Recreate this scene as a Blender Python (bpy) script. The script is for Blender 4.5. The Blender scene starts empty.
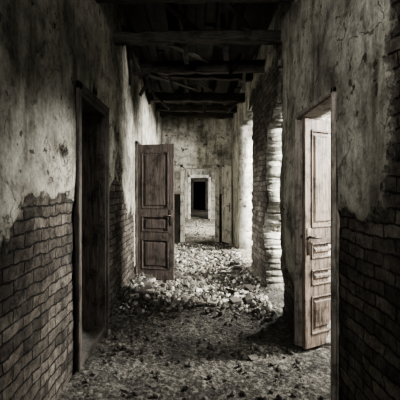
import bpy, math, random
import numpy as np
from mathutils import Vector, Matrix
random.seed(7); rng=np.random.RandomState(11)
S=bpy.context.scene
EYE=1.45; XL=-0.97; XR=0.95; CEIL=3.6; YF=10.3

# ---------- numpy noise ----------
_T=rng.rand(256,256)
def vnoise(u,v):
    ui=np.floor(u).astype(int); vi=np.floor(v).astype(int)
    fu=u-ui; fv=v-vi; fu=fu*fu*(3-2*fu); fv=fv*fv*(3-2*fv)
    a=_T[ui%256,vi%256]; b=_T[(ui+1)%256,vi%256]; c=_T[ui%256,(vi+1)%256]; d=_T[(ui+1)%256,(vi+1)%256]
    return (a*(1-fu)+b*fu)*(1-fv)+(c*(1-fu)+d*fu)*fv
def fbm(u,v,o=5,s=0.0):
    r=0;a=.5;t=0
    u=np.asarray(u,float)+s;v=np.asarray(v,float)+s*1.7
    for i in range(o):
        r=r+a*vnoise(u,v); t+=a; a*=.55; u=u*2.03+17.1; v=v*2.03+5.3
    return r/t-.5
def sm(a,b,x):
    t=np.clip((x-a)/(b-a),0,1); return t*t*(3-2*t)

# ---------- material helpers ----------
def newmat(n):
    m=bpy.data.materials.new(n); m.use_nodes=True
    nt=m.node_tree; b=nt.nodes['Principled BSDF']; b.inputs['Roughness'].default_value=.9
    b.inputs['Specular IOR Level'].default_value=.25
    return m,nt,b
def N(nt,t,**k):
    n=nt.nodes.new(t)
    for a,v in k.items():
        if a in n.inputs.keys(): n.inputs[a].default_value=v
        else: setattr(n,a,v)
    return n
def math_(nt,op,a,b=None,clamp=False):
    n=nt.nodes.new('ShaderNodeMath'); n.operation=op; n.use_clamp=clamp
    for i,x in enumerate([a,b]):
        if x is None: continue
        if isinstance(x,(int,float)): n.inputs[i].default_value=x
        else: nt.links.new(x,n.inputs[i])
    return n.outputs[0]
def ramp(nt,f,stops):
    r=nt.nodes.new('ShaderNodeValToRGB'); e=r.color_ramp.elements
    while len(e)<len(stops): e.new(.5)
    for i,(p,c) in enumerate(stops):
        e[i].position=p; e[i].color=(c if len(c)==4 else (*c,1))
    nt.links.new(f,r.inputs[0]); return r.outputs[0]
def mix(nt,f,a,b,mode='MIX'):
    n=nt.nodes.new('ShaderNodeMix'); n.data_type='RGBA'; n.blend_type=mode
    for idx,x in ((0,f),(6,a),(7,b)):
        if isinstance(x,(int,float)): n.inputs[idx].default_value=x
        elif isinstance(x,tuple): n.inputs[idx].default_value=x if len(x)==4 else (*x,1)
        else: nt.links.new(x,n.inputs[idx])
    return n.outputs[2]
def noise(nt,vec,scale,detail=6,rough=.6,dist=0):
    n=nt.nodes.new('ShaderNodeTexNoise'); n.inputs['Scale'].default_value=scale
    n.inputs['Detail'].default_value=detail; n.inputs['Roughness'].default_value=rough; n.inputs['Distortion'].default_value=dist
    nt.links.new(vec,n.inputs['Vector']); return n.outputs[0]

def wall_material(name, plaster_only=False, dado=None, light=1.0, brickgain=1.0):
    m,nt,b=newmat(name)
    geo=N(nt,'ShaderNodeNewGeometry'); pos=geo.outputs['Position']
    sep=N(nt,'ShaderNodeSeparateXYZ'); nt.links.new(pos,sep.inputs[0])
    u=math_(nt,'ADD',sep.outputs[0],sep.outputs[1])
    nz=noise(nt,pos,3.0,4); nz2=noise(nt,pos,11.0,4)
    u2=math_(nt,'ADD',u,math_(nt,'ADD',math_(nt,'MULTIPLY',nz,.06),math_(nt,'MULTIPLY',nz2,.04)))
    z2=math_(nt,'ADD',sep.outputs[2],math_(nt,'ADD',math_(nt,'MULTIPLY',nz,.07),math_(nt,'MULTIPLY',nz2,.035)))
    cb=N(nt,'ShaderNodeCombineXYZ'); nt.links.new(u2,cb.inputs[0]); nt.links.new(z2,cb.inputs[1])
    br=N(nt,'ShaderNodeTexBrick'); br.inputs['Scale'].default_value=1
    br.inputs['Brick Width'].default_value=.235; br.inputs['Row Height'].default_value=.078
    br.inputs['Mortar Size'].default_value=.008; br.inputs['Mortar Smooth'].default_value=.5
    br.inputs['Bias'].default_value=-.1
    g=brickgain
    br.inputs['Color1'].default_value=(.065*g,.058*g,.05*g,1); br.inputs['Color2'].default_value=(.195*g,.176*g,.154*g,1)
    br.inputs['Mortar'].default_value=(.02,.0185,.0165,1)
    nt.links.new(cb.outputs[0],br.inputs['Vector'])
    bn=noise(nt,pos,16,9,.78)
    bcol=mix(nt,1.0,br.outputs['Color'],ramp(nt,bn,[(.36,(.25,.24,.23)),(.62,(1.35,1.33,1.3))]),'MULTIPLY')
    soot=noise(nt,pos,1.6,6,.7)
    bcol=mix(nt,1.0,bcol,ramp(nt,soot,[(.38,(.35,.34,.33)),(.58,(1.05,1.05,1.05))]),'MULTIPLY')
    res=ramp(nt,noise(nt,pos,5,10,.78),[(.54,(0,0,0)),(.68,(1,1,1))])
    bcol=mix(nt,math_(nt,'MULTIPLY',res,.45),bcol,(.24,.23,.21))
    n1=noise(nt,pos,1.3,8,.6,.3); n2=noise(nt,pos,7,10,.7,.3); n3=noise(nt,pos,40,5,.7)
    chips=noise(nt,pos,9,3,.55,.2)
    L=light
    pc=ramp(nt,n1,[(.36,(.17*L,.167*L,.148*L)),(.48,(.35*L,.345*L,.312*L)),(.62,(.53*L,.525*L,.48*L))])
    pc=mix(nt,1.0,pc,ramp(nt,n2,[(.34,(.33,.32,.3)),(.47,(.85,.84,.82)),(.6,(1.12,1.12,1.09))]),'MULTIPLY')
    pc=mix(nt,1.0,pc,ramp(nt,n3,[(.3,(.68,.68,.68)),(.6,(1.08,1.08,1.08))]),'MULTIPLY')
    cm=ramp(nt,chips,[(.33,(0,0,0)),(.35,(1,1,1))])
    pc=mix(nt,cm,mix(nt,1.0,pc,(.3,.285,.26),'MULTIPLY'),pc)
    cs=N(nt,'ShaderNodeCombineXYZ'); nt.links.new(math_(nt,'MULTIPLY',u,3.0),cs.inputs[0]); nt.links.new(math_(nt,'MULTIPLY',sep.outputs[2],.45),cs.inputs[1])
    st=noise(nt,cs.outputs[0],1.3,7,.7)
    pc=mix(nt,1.0,pc,ramp(nt,st,[(.37,(.38,.37,.345)),(.51,(1,1,1))]),'MULTIPLY')
    vor=N(nt,'ShaderNodeTexVoronoi'); vor.feature='DISTANCE_TO_EDGE'; vor.inputs['Scale'].default_value=1.9
    vadd=N(nt,'ShaderNodeVectorMath'); vadd.operation='ADD'
    nzc=N(nt,'ShaderNodeTexNoise'); nzc.inputs['Scale'].default_value=4; nzc.inputs['Detail'].default_value=6
    nt.links.new(pos,nzc.inputs['Vector']); sc=N(nt,'ShaderNodeVectorMath'); sc.operation='SCALE'; sc.inputs[3].default_value=.5
    nt.links.new(nzc.outputs[1],sc.inputs[0]); nt.links.new(pos,vadd.inputs[0]); nt.links.new(sc.outputs[0],vadd.inputs[1])
    nt.links.new(vadd.outputs[0],vor.inputs['Vector'])
    cr=ramp(nt,vor.outputs['Distance'],[(.0,(0,0,0)),(.012,(1,1,1))])
    crf=math_(nt,'MAXIMUM',cr,math_(nt,'GREATER_THAN',.48,noise(nt,pos,1.7,2)))
    pc=mix(nt,crf,mix(nt,1.0,pc,(.3,.29,.27),'MULTIPLY'),pc)
    if dado is not None:
        d=math_(nt,'GREATER_THAN',math_(nt,'ADD',dado,math_(nt,'MULTIPLY',math_(nt,'SUBTRACT',n2,.5),.05)),sep.outputs[2])
        pc=mix(nt,d,pc,mix(nt,1.0,pc,(.07,.066,.062),'MULTIPLY'))
    ph=math_(nt,'ADD',math_(nt,'MULTIPLY',n2,1.3),math_(nt,'ADD',math_(nt,'MULTIPLY',n3,.35),math_(nt,'ADD',math_(nt,'MULTIPLY',crf,.3),math_(nt,'MULTIPLY',cm,.5))))
    if plaster_only:
        nt.links.new(pc,b.inputs['Base Color']); h=ph
    else:
        at=N(nt,'ShaderNodeAttribute'); at.attribute_name='plaster'
        mk=math_(nt,'ADD',at.outputs['Fac'],math_(nt,'MULTIPLY',math_(nt,'SUBTRACT',noise(nt,pos,13,7,.75),.5),.34))
        mk=math_(nt,'ADD',math_(nt,'MULTIPLY',mk,20.0),.5,True)
        ed=ramp(nt,at.outputs['Fac'],[(.0,(.7,.69,.66)),(.2,(1,1,1))])
        col=mix(nt,mk,bcol,mix(nt,1.0,pc,ed,'MULTIPLY'))
        nt.links.new(col,b.inputs['Base Color'])
        bh=math_(nt,'ADD',math_(nt,'MULTIPLY',math_(nt,'SUBTRACT',1.0,br.outputs['Fac']),1.5),math_(nt,'MULTIPLY',bn,2.2))
        mm=nt.nodes.new('ShaderNodeMix'); mm.data_type='FLOAT'
        nt.links.new(mk,mm.inputs[0]); nt.links.new(bh,mm.inputs[2]); nt.links.new(math_(nt,'ADD',ph,2.8),mm.inputs[3]); h=mm.outputs[0]
    bp=N(nt,'ShaderNodeBump'); bp.inputs['Strength'].default_value=.9; bp.inputs['Distance'].default_value=.018
    nt.links.new(h,bp.inputs['Height']); nt.links.new(bp.outputs[0],b.inputs['Normal'])
    return m
def wood_material(name,c1,c2,scale=1.0,axis=2,bump=.5):
    m,nt,b=newmat(name)
    tc=N(nt,'ShaderNodeTexCoord'); mp=N(nt,'ShaderNodeMapping')
    s=[14*scale]*3; s[axis]=1.2*scale; mp.inputs['Scale'].default_value=s
    nt.links.new(tc.outputs['Object'],mp.inputs[0])
    a=noise(nt,mp.outputs[0],3,8,.65,.8); c=noise(nt,tc.outputs['Object'],5,8,.75)
    col=ramp(nt,a,[(.38,c1),(.6,c2)])
    col=mix(nt,1.0,col,ramp(nt,c,[(.38,(.35,.33,.31)),(.5,(1,1,1)),(.7,(1.25,1.22,1.18))]),'MULTIPLY')
    nt.links.new(col,b.inputs['Base Color']); b.inputs['Roughness'].default_value=.65
    bp=N(nt,'ShaderNodeBump'); bp.inputs['Strength'].default_value=bump; bp.inputs['Distance'].default_value=.006
    nt.links.new(a,bp.inputs['Height']); nt.links.new(bp.outputs[0],b.inputs['Normal'])
    return m
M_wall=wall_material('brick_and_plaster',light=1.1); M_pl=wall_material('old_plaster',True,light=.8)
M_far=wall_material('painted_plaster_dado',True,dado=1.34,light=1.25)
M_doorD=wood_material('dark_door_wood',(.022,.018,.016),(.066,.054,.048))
M_doorR=wood_material('worn_door_wood',(.045,.035,.028),(.19,.152,.125),bump=1.0)
M_doorP=wood_material('pale_door_paint',(.32,.305,.27),(.56,.54,.49))
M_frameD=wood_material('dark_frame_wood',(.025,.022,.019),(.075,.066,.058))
M_frameG=wood_material('grey_frame_wood',(.14,.128,.112),(.32,.295,.265))
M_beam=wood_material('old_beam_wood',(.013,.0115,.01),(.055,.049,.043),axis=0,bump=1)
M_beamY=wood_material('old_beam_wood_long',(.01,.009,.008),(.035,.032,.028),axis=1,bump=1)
mM,nt,b=newmat('rusty_metal'); b.inputs['Metallic'].default_value=.7; b.inputs['Roughness'].default_value=.5
nn=N(nt,'ShaderNodeTexNoise'); nn.inputs['Scale'].default_value=60; nt.links.new(ramp(nt,nn.outputs[0],[(.35,(.03,.024,.02)),(.7,(.12,.1,.08))]),b.inputs['Base Color'])
# floor
def floor_material():
    m,nt,b=newmat('dirt_floor'); geo=N(nt,'ShaderNodeNewGeometry'); pos=geo.outputs['Position']
    a=noise(nt,pos,1.6,8,.7); c=noise(nt,pos,22,8,.75)
    col=ramp(nt,c,[(.36,(.02,.019,.0165)),(.5,(.075,.071,.063)),(.66,(.25,.24,.217))])
    col=mix(nt,1.0,col,ramp(nt,a,[(.38,(.4,.4,.4)),(.62,(1.3,1.29,1.25))]),'MULTIPLY')
    sep=N(nt,'ShaderNodeSeparateXYZ'); nt.links.new(pos,sep.inputs[0])
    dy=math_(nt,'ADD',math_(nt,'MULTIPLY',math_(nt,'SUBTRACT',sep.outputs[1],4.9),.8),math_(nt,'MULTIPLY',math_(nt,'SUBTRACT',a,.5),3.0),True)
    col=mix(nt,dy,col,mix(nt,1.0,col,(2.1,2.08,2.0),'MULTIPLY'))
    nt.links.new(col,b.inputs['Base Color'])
    vor=N(nt,'ShaderNodeTexVoronoi'); vor.inputs['Scale'].default_value=30; nt.links.new(pos,vor.inputs['Vector'])
    h=math_(nt,'SUBTRACT',math_(nt,'MULTIPLY',c,1.5),vor.outputs['Distance'])
    bp=N(nt,'ShaderNodeBump'); bp.inputs['Strength'].default_value=1; bp.inputs['Distance'].default_value=.025
    nt.links.new(h,bp.inputs['Height']); nt.links.new(bp.outputs[0],b.inputs['Normal']); return m
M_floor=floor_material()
def rubble_material():
    m,nt,b=newmat('rubble_plaster_brick')
    at=N(nt,'ShaderNodeAttribute'); at.attribute_name='shade'
    geo=N(nt,'ShaderNodeNewGeometry')
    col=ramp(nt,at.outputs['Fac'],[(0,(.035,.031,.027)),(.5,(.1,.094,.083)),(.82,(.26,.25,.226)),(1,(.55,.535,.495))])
    col=mix(nt,1.0,col,ramp(nt,noise(nt,geo.outputs['Position'],40,4),[(.3,(.5,.5,.5)),(.6,(1.05,1.05,1.05))]),'MULTIPLY')
    nt.links.new(col,b.inputs['Base Color']); return m
M_rub=rubble_material()

# ---------- mesh helpers ----------
def mkobj(name,verts,faces,mats,smooth=False,parent=None):
    me=bpy.data.meshes.new(name); me.from_pydata([tuple(v) for v in verts],[],faces); me.update()
    ob=bpy.data.objects.new(name,me); S.collection.objects.link(ob)
    for m in (mats if isinstance(mats,list) else [mats]): me.materials.append(m)
    if smooth: me.polygons.foreach_set('use_smooth',[True]*len(me.polygons))
    if parent: ob.parent=parent
    return ob
def grid_wall(name,axis,const,nsign,u0,u1,z0,z1,res,hole,plaster,mats,thick=.3,und=.02):
    nu=int(round((u1-u0)/res))+1; nz=int(round((z1-z0)/res))+1
    U,Z=np.meshgrid(np.linspace(u0,u1,nu),np.linspace(z0,z1,nz),indexing='ij')
    P=plaster(U,Z)
    disp=und*2*fbm(U*1.3,Z*1.3,3,const*7+3)*1.0 + .018*sm(-.03,.03,P)-.018 + .02*fbm(U*12,Z*12,3,9)*(P<0)
    C=const+nsign*disp
    V=np.stack([C,U,Z],-1) if axis=='x' else np.stack([U,C,Z],-1)
    V=V.reshape(-1,3)
    cu=(U[:-1,:-1]+U[1:,1:])/2; cz=(Z[:-1,:-1]+Z[1:,1:])/2
    keep=~hole(cu,cz)
    I=np.arange(nu*nz).reshape(nu,nz)
    a=I[:-1,:-1][keep];b_=I[1:,:-1][keep];c=I[1:,1:][keep];d=I[:-1,1:][keep]
    F=np.stack([a,b_,c,d],-1)
    base = 1 if axis=='x' else -1
    if base!=nsign: F=F[:,::-1]
    used=np.unique(F); remap=-np.ones(len(V),int); remap[used]=np.arange(len(used))
    V=V[used]; F=remap[F]; Pv=P.reshape(-1)[used]
    me=bpy.data.meshes.new(name); me.vertices.add(len(V)); me.vertices.foreach_set('co',V.astype(np.float32).ravel())
    me.loops.add(F.size); me.loops.foreach_set('vertex_index',F.astype(np.int32).ravel())
    me.polygons.add(len(F)); me.polygons.foreach_set('loop_start',np.arange(0,F.size,4,dtype=np.int32))
    me.update(calc_edges=True); me.validate()
    at=me.attributes.new('plaster','FLOAT','POINT'); at.data.foreach_set('value',Pv.astype(np.float32))
    for m in mats: me.materials.append(m)
    me.polygons.foreach_set('use_smooth',[True]*len(me.polygons))
    ob=bpy.data.objects.new(name,me); S.collection.objects.link(ob)
    so=ob.modifiers.new('thickness','SOLIDIFY'); so.thickness=thick; so.offset=-1
    if len(mats)>1: so.material_offset_rim=1
    return ob
class MB:
    def __init__(s): s.v=[];s.f=[]
    def box(s,x0,x1,y0,y1,z0,z1,bev=0.0,jit=0.0):
        n=len(s.v); b=bev
        if b<=0:
            for x in (x0,x1):
                for y in (y0,y1):
                    for z in (z0,z1): s.v.append(Vector((x+random.uniform(-jit,jit),y+random.uniform(-jit,jit),z+random.uniform(-jit,jit))))
            for q in ((0,1,3,2),(4,6,7,5),(0,4,5,1),(2,3,7,6),(0,2,6,4),(1,5,7,3)): s.f.append([n+i for i in q])
            return
        import bmesh
        bm=bmesh.new(); bmesh.ops.create_cube(bm,size=1)
        for v in bm.verts: v.co=Vector((x0+(v.co.x+.5)*(x1-x0),y0+(v.co.y+.5)*(y1-y0),z0+(v.co.z+.5)*(z1-z0)))
        bmesh.ops.bevel(bm,geom=bm.edges[:],offset=b,segments=1,affect='EDGES')
        bm.verts.index_update()
        for v in bm.verts: s.v.append(v.co.copy())
        for f in bm.faces: s.f.append([n+v.index for v in f.verts])
        bm.free()
    def frustum(s,x0,x1,z0,z1,yb,yt,inset):
        n=len(s.v)
        s.v+= [Vector((x0,yb,z0)),Vector((x1,yb,z0)),Vector((x1,yb,z1)),Vector((x0,yb,z1)),
               Vector((x0+inset,yt,z0+inset)),Vector((x1-inset,yt,z0+inset)),Vector((x1-inset,yt,z1-inset)),Vector((x0+inset,yt,z1-inset))]
        s.f+= [[n,n+1,n+5,n+4],[n+1,n+2,n+6,n+5],[n+2,n+3,n+7,n+6],[n+3,n,n+4,n+7],[n+4,n+5,n+6,n+7]]
    def cyl(s,p,q,r,seg=12):
        p=Vector(p);q=Vector(q);d=(q-p).normalized();a=d.orthogonal().normalized();c=d.cross(a);n=len(s.v)
        for e in (p,q):
            for i in range(seg):
                t=2*math.pi*i/seg; s.v.append(e+(a*math.cos(t)+c*math.sin(t))*r)
        for i in range(seg): j=(i+1)%seg; s.f.append([n+i,n+j,n+seg+j,n+seg+i])
        s.f.append([n+i for i in range(seg)][::-1]); s.f.append([n+seg+i for i in range(seg)])
    def beam(s,p,q,w,h,bev=.006,segs=1,wob=0.0):
        p=Vector(p);q=Vector(q);L=(q-p).length; d=(q-p).normalized(); side=d.cross(Vector((0,0,1)))
        side = side.normalized() if side.length>1e-3 else Vector((1,0,0)); up=side.cross(d)
        n=len(s.v); prof=[(-.5,-.38),(-.38,-.5),(.38,-.5),(.5,-.38),(.5,.38),(.38,.5),(-.38,.5),(-.5,.38)]
        for i in range(segs+1):
            c=p+d*(L*i/segs); ox,oz=random.uniform(-wob,wob),random.uniform(-wob,wob); k=1+random.uniform(-wob,wob)*3
            for a,b in prof:
                s.v.append(c+side*(a*w*k+ox+random.uniform(-wob,wob)*.5)+up*(b*h*k+oz+random.uniform(-wob,wob)*.5))
        for i in range(segs):
            for j in range(8):
                k=(j+1)%8; s.f.append([n+i*8+j,n+i*8+k,n+(i+1)*8+k,n+(i+1)*8+j])
        s.f.append([n+j for j in range(8)][::-1]); s.f.append([n+segs*8+j for j in range(8)])
    def obj(s,name,mat,parent=None,smooth=False): return mkobj(name,s.v,s.f,mat,smooth,parent)

# ---------- walls ----------
LD=(3.0,3.9,2.27)
LD2=(5.85,6.75,2.17)
def hole_left(u,z):
    return ((u>LD[0])&(u<LD[1])&(z<LD[2]))|((u>LD2[0])&(u<LD2[1])&(z<LD2[2]))
def pl_left(u,z):
    edge=1.36+.1*np.sin(u*2.1)+.75*fbm(u*1.9,z*1.9,6,2)
    edge=edge-.28*sm(2.3,1.5,u)
    edge=edge+.12*sm(4.0,4.3,u)-.35*sm(4.6,5.3,u)
    edge=np.where(u>5.7,.25+.5*fbm(u*2,z*2,4,8),edge)
    p=(z-edge)
    hole=fbm(u*1.1,z*1.1,5,31)+.0
    p=np.minimum(p,(.27-hole)*1.2)
    return p
grid_wall('wall_left','x',XL,1,-1.5,YF,-.1,CEIL+.3,.022,hole_left,pl_left,[M_wall,M_pl])
RD=(2.53,3.45,2.12)
def hole_right(u,z):
    h=(u>RD[0])&(u<RD[1])&(z<RD[2])
    n=fbm(u*3.2,z*3.2,5,4)*.55; n2=fbm(u*2.4,z*2.4,6,14)*.9
    e0=4.28+n; e1=5.12+n2-.6*sm(1.9,2.8,z)-.1*sm(.7,0,z)
    row=np.floor(z/.08)
    top=3.02+.3*fbm(u*4,u*0+1.1,3,5)
    h|=(u>e0)&(u<e1)&(z<top)
    e2=6.55+.04*((row%2)*2-1)+fbm(u*2.6,z*2.6,5,24)*.6
    h|=(u>e2)&(u<8.3)&(z<2.9+.2*fbm(u*4,u*0+6,3,5))
    return h
def pl_right(u,z):
    edge=1.28+.75*fbm(u*2.2,z*2.2,6,12)-.1*sm(2.3,2.0,u)
    edge=np.where(u>3.3,.55+.5*fbm(u*2,z*2,4,18),edge)
    p=z-edge
    p=np.minimum(p,(u-1.9-.6*fbm(u*2,z*2,6,40)))
    p=np.where(u>4.0,np.minimum(p,(4.22+.5*fbm(u*3,z*3,5,61)-u)*1.0+np.maximum(0,z-3.1)*2),p)
    p=np.where(u>4.5,np.minimum(z-.5,(z-3.1)+.4*fbm(u*2,z*2,4,50)),p)
    e=6.9+fbm(u*1,z*2,4,3)*.4
    p=np.where(u>e,.3+0*u,p)
    return p
grid_wall('wall_right','x',XR,-1,-1.5,YF,-.1,CEIL+.3,.022,hole_right,pl_right,[M_wall,M_pl])
FD=(-.39,.55,2.09)
def pf(u,z): return .4+0*u
grid_wall('wall_far','y',YF,-1,-4.2,4.2,-.1,CEIL+.3,.04,lambda u,z:(u>FD[0])&(u<FD[1])&(z<FD[2]),pf,[M_far])
FD2=(-.36,.6,2.1); Y2=18.5; Y3=27.
grid_wall('wall_far_second','y',Y2,-1,-4.2,4.2,-.1,CEIL+.3,.06,lambda u,z:(u>FD2[0])&(u<FD2[1])&(z<FD2[2]),pf,[M_pl])
FD3=(-.3,.65,2.1)
grid_wall('wall_far_third','y',Y3,-1,-4.2,4.2,-.1,CEIL+.3,.08,lambda u,z:(u>FD3[0])&(u<FD3[1])&(z<FD3[2]),pf,[M_pl])
Y4=31.
grid_wall('wall_far_end','y',Y4,-1,-4.2,4.2,-.1,CEIL+.3,.12,lambda u,z:u>1e9,pf,[M_pl])
grid_wall('wall_left_outer','x',-4.2,1,-1.5,Y4,-.1,CEIL+.3,.12,lambda u,z:u>1e9,pf,[M_pl])
grid_wall('wall_right_outer','x',4.2,-1,-1.5,Y4,-.1,CEIL+.3,.12,lambda u,z:u>1e9,pf,[M_pl])
grid_wall('wall_back','y',-1.5,1,-4.2,4.2,-.1,CEIL+.3,.12,lambda u,z:u>1e9,pf,[M_pl])

# ---------- floor ----------
def fh(x,y):
    x=np.asarray(x,float);y=np.asarray(y,float)
    h=.12*fbm(x*1.2,y*1.2,5,3)+.03*fbm(x*9,y*9,3,6)
    band=sm(3.6,4.8,y)*sm(10.2,8.0,y)
    h=h+band*(.15*np.exp(-((x+.97)/.35)**2)+.12*np.exp(-((x-.97)/.3)**2)+.01)
    return h-.02
nx,ny=220,900
X,Y=np.meshgrid(np.linspace(-4.2,4.2,nx),np.linspace(-1.5,Y4,ny),indexing='ij')
X=np.sign(X)*np.abs(X/4.2)**1.7*4.2
Z=fh(X,Y)
I=np.arange(nx*ny).reshape(nx,ny)
F=np.stack([I[:-1,:-1],I[1:,:-1],I[1:,1:],I[:-1,1:]],-1).reshape(-1,4)
fl=mkobj('floor',np.stack([X,Y,Z],-1).reshape(-1,3),F.tolist(),M_floor,True)

# ---------- rubble ----------
import bmesh
bm=bmesh.new(); bmesh.ops.create_icosphere(bm,subdivisions=1,radius=1); ico=np.array([v.co[:] for v in bm.verts]); icf=np.array([[v.index for v in f.verts] for f in bm.faces]); bm.free()
cub=np.array([[x,y,z] for x in(-1,1) for y in(-1,1) for z in(-1,1)],float)
cuf=[(0,1,3,2),(4,6,7,5),(0,4,5,1),(2,3,7,6),(0,2,6,4),(1,5,7,3)]
V=[];F=[];SH=[];off=0
def rot():
    q=rng.randn(4); q/=np.linalg.norm(q); w,x,y,z=q
    return np.array([[1-2*(y*y+z*z),2*(x*y-z*w),2*(x*z+y*w)],[2*(x*y+z*w),1-2*(x*x+z*z),2*(y*z-x*w)],[2*(x*z-y*w),2*(y*z+x*w),1-2*(x*x+y*y)]])
def add(x,y,s,kind):
    global off
    if kind==0:
        v=ico*(1+.5*(rng.rand(12,1)-.5))*np.array([1,.8,.65])*s; f=icf.tolist()
        v=v@rot().T
    else:
        dims=np.array([.115,.055,.035])*rng.uniform(.5,1.0,3) if kind==1 else np.array([s*1.4,s*1.0,s*.35])
        v=cub*(1+.25*(rng.rand(8,3)-.5))*dims; f=cuf
        a=rng.rand()*6.28; t=rng.uniform(-.4,.4); R=np.array([[math.cos(a),-math.sin(a),0],[math.sin(a),math.cos(a),0],[0,0,1]])@np.array([[1,0,0],[0,math.cos(t),-math.sin(t)],[0,math.sin(t),math.cos(t)]])
        v=v@R.T
    z=float(fh(x,y))
    v=v+np.array([x,y,z+ (-v[:,2].min())*.6])
    V.append(v); F.extend([[i+off for i in q] for q in f]); off+=len(v)
    sh={0:rng.rand(),1:rng.rand()*.5,2:.6+.4*rng.rand()}[kind]
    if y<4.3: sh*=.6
    SH.append(np.full(len(v),sh))
n=0
while n<13500:
    y=rng.uniform(1.6,10.1); x=rng.uniform(XL+.07,XR-.07)
    dens=.22+.78*float(sm(3.8,5.0,y))
    dens*= .35+.65*min(1,(abs(x)/.8)**2) if y<9 else .6
    if rng.rand()>dens*1.1: continue
    s=.006+.034*rng.rand()**6
    if y<4.2: s*=.85
    if y>4.2: s*=1.15
    k=rng.rand(); add(x,y,s,0 if k<.94 else 2); n+=1
for i in range(45):
    y=rng.uniform(4.6,8.5); sd=rng.rand()<.5
    x=(XL+.17+abs(rng.randn())*.18) if sd else (XR-.17-abs(rng.randn())*.15)
    add(x,y,.05,1)
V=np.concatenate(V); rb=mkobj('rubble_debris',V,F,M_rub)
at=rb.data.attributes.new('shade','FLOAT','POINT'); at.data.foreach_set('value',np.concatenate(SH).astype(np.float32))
V=[];F=[];SH=[];off=0
for i in range(500):
    add(rng.uniform(-1,1.0),rng.uniform(10.8,18.1),.01+.03*rng.rand()**2,0)
V=np.concatenate(V); rb=mkobj('rubble_debris.001',V,F,M_rub)
at=rb.data.attributes.new('shade','FLOAT','POINT'); at.data.foreach_set('value',np.concatenate(SH).astype(np.float32))

# ---------- ceiling ----------
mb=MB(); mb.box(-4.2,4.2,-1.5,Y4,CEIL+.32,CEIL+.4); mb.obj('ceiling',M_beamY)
mb=MB()
x=XL
while x<XR-.02:
    w=random.uniform(.1,.15); x1=min(x+w,XR)
    y=-1.5
    while y<YF-.05:
        L=random.uniform(1.0,2.6); y1=min(y+L,YF)
        if random.random()>.25:
            dz=random.choice([0,0,0,-.06,.03,-.12]); n=len(mb.v)
            mb.box(x+.004,x1-.004,y,y1-.01,CEIL,CEIL+.025,0,.008)
            for v in mb.v[n:]:
                v.z+=dz*(v.y-y)/(y1-y)
        y=y1
    x=x1
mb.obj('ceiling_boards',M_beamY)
def beam(name,p,q,w,h,mat=M_beam):
    m=MB(); m.beam((0,0,0),Vector(q)-Vector(p),w,h,segs=14,wob=.012); o=m.obj(name,mat); o.location=p; return o
for y,z,h in ((2.7,3.42,.16),(3.55,3.36,.15),(4.35,3.22,.13),(5.35,3.2,.16),(6.3,3.42,.14),(7.4,3.27,.17),(8.7,3.38,.15),(9.7,3.42,.14)):
    beam('ceiling_beam',(XL-.02,y,z+random.uniform(-.04,.04)),(XR+.02,y+random.uniform(-.1,.1),z+random.uniform(-.04,.04)),.13,h)
beam('ceiling_joist',(-.17,1.0,3.52),(-.2,10.2,3.52),.08,.12,M_beamY)
beam('ceiling_joist',(.5,1.0,3.53),(.42,7.3,3.53),.07,.1,M_beamY)
mb=MB()
for p,q,w,h in [((-.85,5.3,3.3),(-.6,5.35,2.78),.05,.03),((-.93,6.2,3.5),(-.8,6.25,2.9),.06,.04),((-.9,7.3,3.4),(-.55,7.3,3.05),.05,.05),
                ((.9,7.4,3.3),(.6,7.4,3.0),.05,.05),((-.15,4.3,3.6),(-.12,4.4,2.95),.05,.02),((.62,5.3,3.4),(.45,5.0,3.02),.05,.02),
                ((-.6,3.6,3.5),(.1,4.5,3.3),.07,.025),((.1,3.5,3.45),(.75,4.6,3.32),.06,.025),((-.5,6,3.45),(.3,7.2,3.38),.06,.02),
                ((-.88,4.4,3.4),(-.8,5.3,3.05),.05,.03),((.7,5.4,3.25),(.85,6.8,3.3),.05,.03),((-.92,4.9,3.55),(-.88,4.95,2.85),.06,.03),
                ((.3,4.3,3.5),(.36,4.5,3.02),.06,.02),((-.5,5.3,3.4),(-.35,5.6,2.95),.04,.02),((.1,7.4,3.5),(.15,7.5,3.0),.05,.03),
                ((-.85,5.5,2.85),(-.55,5.45,3.3),.07,.04),((-.3,4.2,3.1),(.6,6.2,3.4),.08,.02),((-.7,5.2,3.08),(.0,7.0,3.35),.09,.02)]:
    mb.beam(p,q,w,h,.003,segs=5,wob=.006)
mb.obj('broken_ceiling_laths',M_beam)

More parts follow.
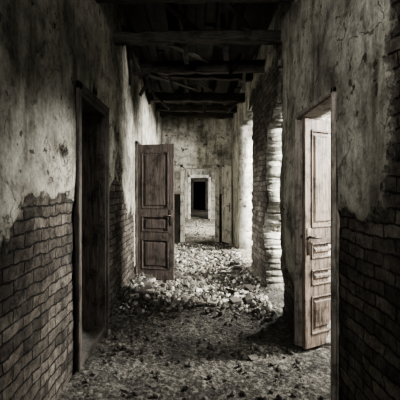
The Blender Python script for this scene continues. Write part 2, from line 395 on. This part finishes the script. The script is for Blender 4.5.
# ---------- door leaf ----------
def door_leaf(name,W,H,panels,mat,loc,ang,handle=True,stile=.1,T=.04):
    e=bpy.data.objects.new(name,None); S.collection.objects.link(e); e.location=loc; e.rotation_euler=(0,0,ang)
    m=MB(); m.box(0,stile,-T/2,T/2,0,H,.004); m.box(W-stile,W,-T/2,T/2,0,H,.004)
    zs=[0]+[z for p in panels for z in (p[0],p[1])]+[H]
    for i in range(0,len(zs),2): m.box(stile,W-stile,-T/2+.001,T/2-.001,zs[i],zs[i+1],.003)
    m.obj('stiles_and_rails',mat,e)
    m=MB()
    for z0,z1 in panels:
        m.box(stile-.005,W-stile+.005,-.004,.004,z0-.005,z1+.005)
        for s in (-1,1):
            m.frustum(stile+.04,W-stile-.04,z0+.04,z1-.04,s*.004,s*.018,.02) 
            for (a,b_,c,d) in ((stile,stile+.014,z0,z1),(W-stile-.014,W-stile,z0,z1),(stile,W-stile,z0,z0+.014),(stile,W-stile,z1-.014,z1)):
                m.box(a,b_,min(0,s*.03),max(0,s*.03),c,d,.003)
    m.obj('panels',mat,e)
    if handle:
        m=MB()
        for s in (-1,1):
            m.box(W-.07,W-.02,min(s*T/2,s*(T/2+.006)),max(s*T/2,s*(T/2+.006)),.84,1.08,.002)
            m.cyl((W-.045,s*T/2,1.0),(W-.045,s*(T/2+.05),1.0),.011); m.cyl((W-.045,s*(T/2+.045),1.0),(W-.15,s*(T/2+.045),.99),.01)
        m.obj('lock_and_handle',mM,e,True)
    m=MB()
    for z in (.25,H/2,H-.25): m.cyl((-.006,T/2,z-.05),(-.006,T/2,z+.05),.009)
    m.obj('hinges',mM,e)
    return e
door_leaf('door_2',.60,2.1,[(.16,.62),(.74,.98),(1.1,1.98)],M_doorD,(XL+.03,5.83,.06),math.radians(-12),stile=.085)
A=math.radians(30); Wd=.47; fx,fy=XR+.0,3.30
door_leaf('door_3',Wd,2.06,[(.12,.46),(.56,.70),(.80,.94),(1.08,1.96)],M_doorR,(fx+Wd*math.cos(A),fy+Wd*math.sin(A),.03),math.pi+A,stile=.075)
door_leaf('door_4',.5,2.05,[(.14,.9),(1.05,1.93)],M_doorP,(.70,10.22,.03),math.radians(-66),stile=.09)

# ---------- frames ----------
def frame_x(name,xw,nsign,y0,y1,H,mat,depth=.3,t=.045,arch=.09,sill=True):
    m=MB(); a,b_=(xw+nsign*.015,xw-nsign*depth); lo,hi=min(a,b_),max(a,b_)
    m.box(lo,hi,y0,y0+t,0,H,.004); m.box(lo,hi,y1-t,y1,0,H,.004); m.box(lo,hi,y0,y1,H-t,H,.004)
    if sill: m.box(lo,hi,y0,y1,-.05,.035,.004)
    f0,f1=sorted((xw+nsign*.005,xw+nsign*.035))
    m.box(f0,f1,y0-arch*.6,y0+.01,0,H+arch*.6,.006); m.box(f0,f1,y1-.01,y1+arch*.6,0,H+arch*.6,.006); m.box(f0,f1,y0-arch*.6,y1+arch*.6,H-.01,H+arch*.6,.006)
    return m.obj(name,mat)
def frame_y(name,yw,x0,x1,H,mat,depth=.3,t=.04,arch=.09):
    m=MB()
    m.box(x0,x0+t,yw-.015,yw+depth,0,H,.004); m.box(x1-t,x1,yw-.015,yw+depth,0,H,.004); m.box(x0,x1,yw-.015,yw+depth,H-t,H,.004)
    f0,f1=yw-.04,yw-.005
    m.box(x0-arch,x0+.01,f0,f1,0,H+arch,.006); m.box(x1-.01,x1+arch,f0,f1,0,H+arch,.006); m.box(x0-arch,x1+arch,f0,f1,H-.01,H+arch,.006)
    return m.obj(name,mat)
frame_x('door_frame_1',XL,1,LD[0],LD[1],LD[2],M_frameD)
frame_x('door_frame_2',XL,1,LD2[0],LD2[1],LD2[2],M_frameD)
frame_x('door_frame_3',XR,-1,RD[0],RD[1],RD[2],M_frameG,depth=.1,t=.02,arch=.05,sill=False)
frame_y('door_frame_4',YF,FD[0],FD[1],FD[2],M_doorP,arch=.07)
frame_y('door_frame_5',Y2,FD2[0],FD2[1],FD2[2],M_doorP)
frame_y('door_frame_6',Y3,FD3[0],FD3[1],FD3[2],M_frameG)

# ---------- lights ----------
def area(name,loc,tgt,sx,sy,e,col=(1,.97,.905),spread=180):
    l=bpy.data.lights.new(name,'AREA'); l.shape='RECTANGLE'; l.size=sx; l.size_y=sy; l.energy=e; l.color=col; l.spread=math.radians(spread)
    o=bpy.data.objects.new(name,l); S.collection.objects.link(o); o.location=loc
    o.rotation_euler=(Vector(tgt)-Vector(loc)).to_track_quat('-Z','Y').to_euler(); return o
area('daylight_room_near',(3.0,1.9,2.0),(.9,3.2,1.1),.5,.6,40,spread=100)
area('daylight_room_mid',(3.3,3.5,2.4),(.6,5.0,1.0),.5,.7,400,spread=110)
area('daylight_room_far',(3.4,6.6,2.8),(0,7.8,.6),.8,.8,780,spread=130)
area('daylight_room_left',(-3.3,6.6,2.4),(-.5,6.3,.6),1.0,1.2,150,spread=120)
area('daylight_second_room',(3.4,12.6,2.6),(0,14.5,.4),.7,.7,750,spread=110)
area('daylight_third_room',(3.0,23,2.6),(0,24,.8),1.,1.2,110)
area('fill_behind',(-.6,-1.1,3.0),(.85,4.6,2.0),.5,.5,27,spread=85)  # added fill lamp behind the camera, brightens the near plaster, mostly the right wall
w=bpy.data.worlds.new('World'); S.world=w; w.use_nodes=True
w.node_tree.nodes['Background'].inputs[0].default_value=(.75,.8,.78,1); w.node_tree.nodes['Background'].inputs[1].default_value=.25

cam=bpy.data.cameras.new('camera'); co=bpy.data.objects.new('camera',cam); S.collection.objects.link(co)
co.location=(0,0,EYE); co.rotation_euler=(math.pi/2,0,0); cam.sensor_width=36; cam.lens=33.3; cam.shift_x=.0075; cam.shift_y=-.025; cam.clip_start=.05
S.camera=co
S.view_settings.view_transform='AgX'
try: S.view_settings.look='AgX - Medium High Contrast'
except Exception: pass
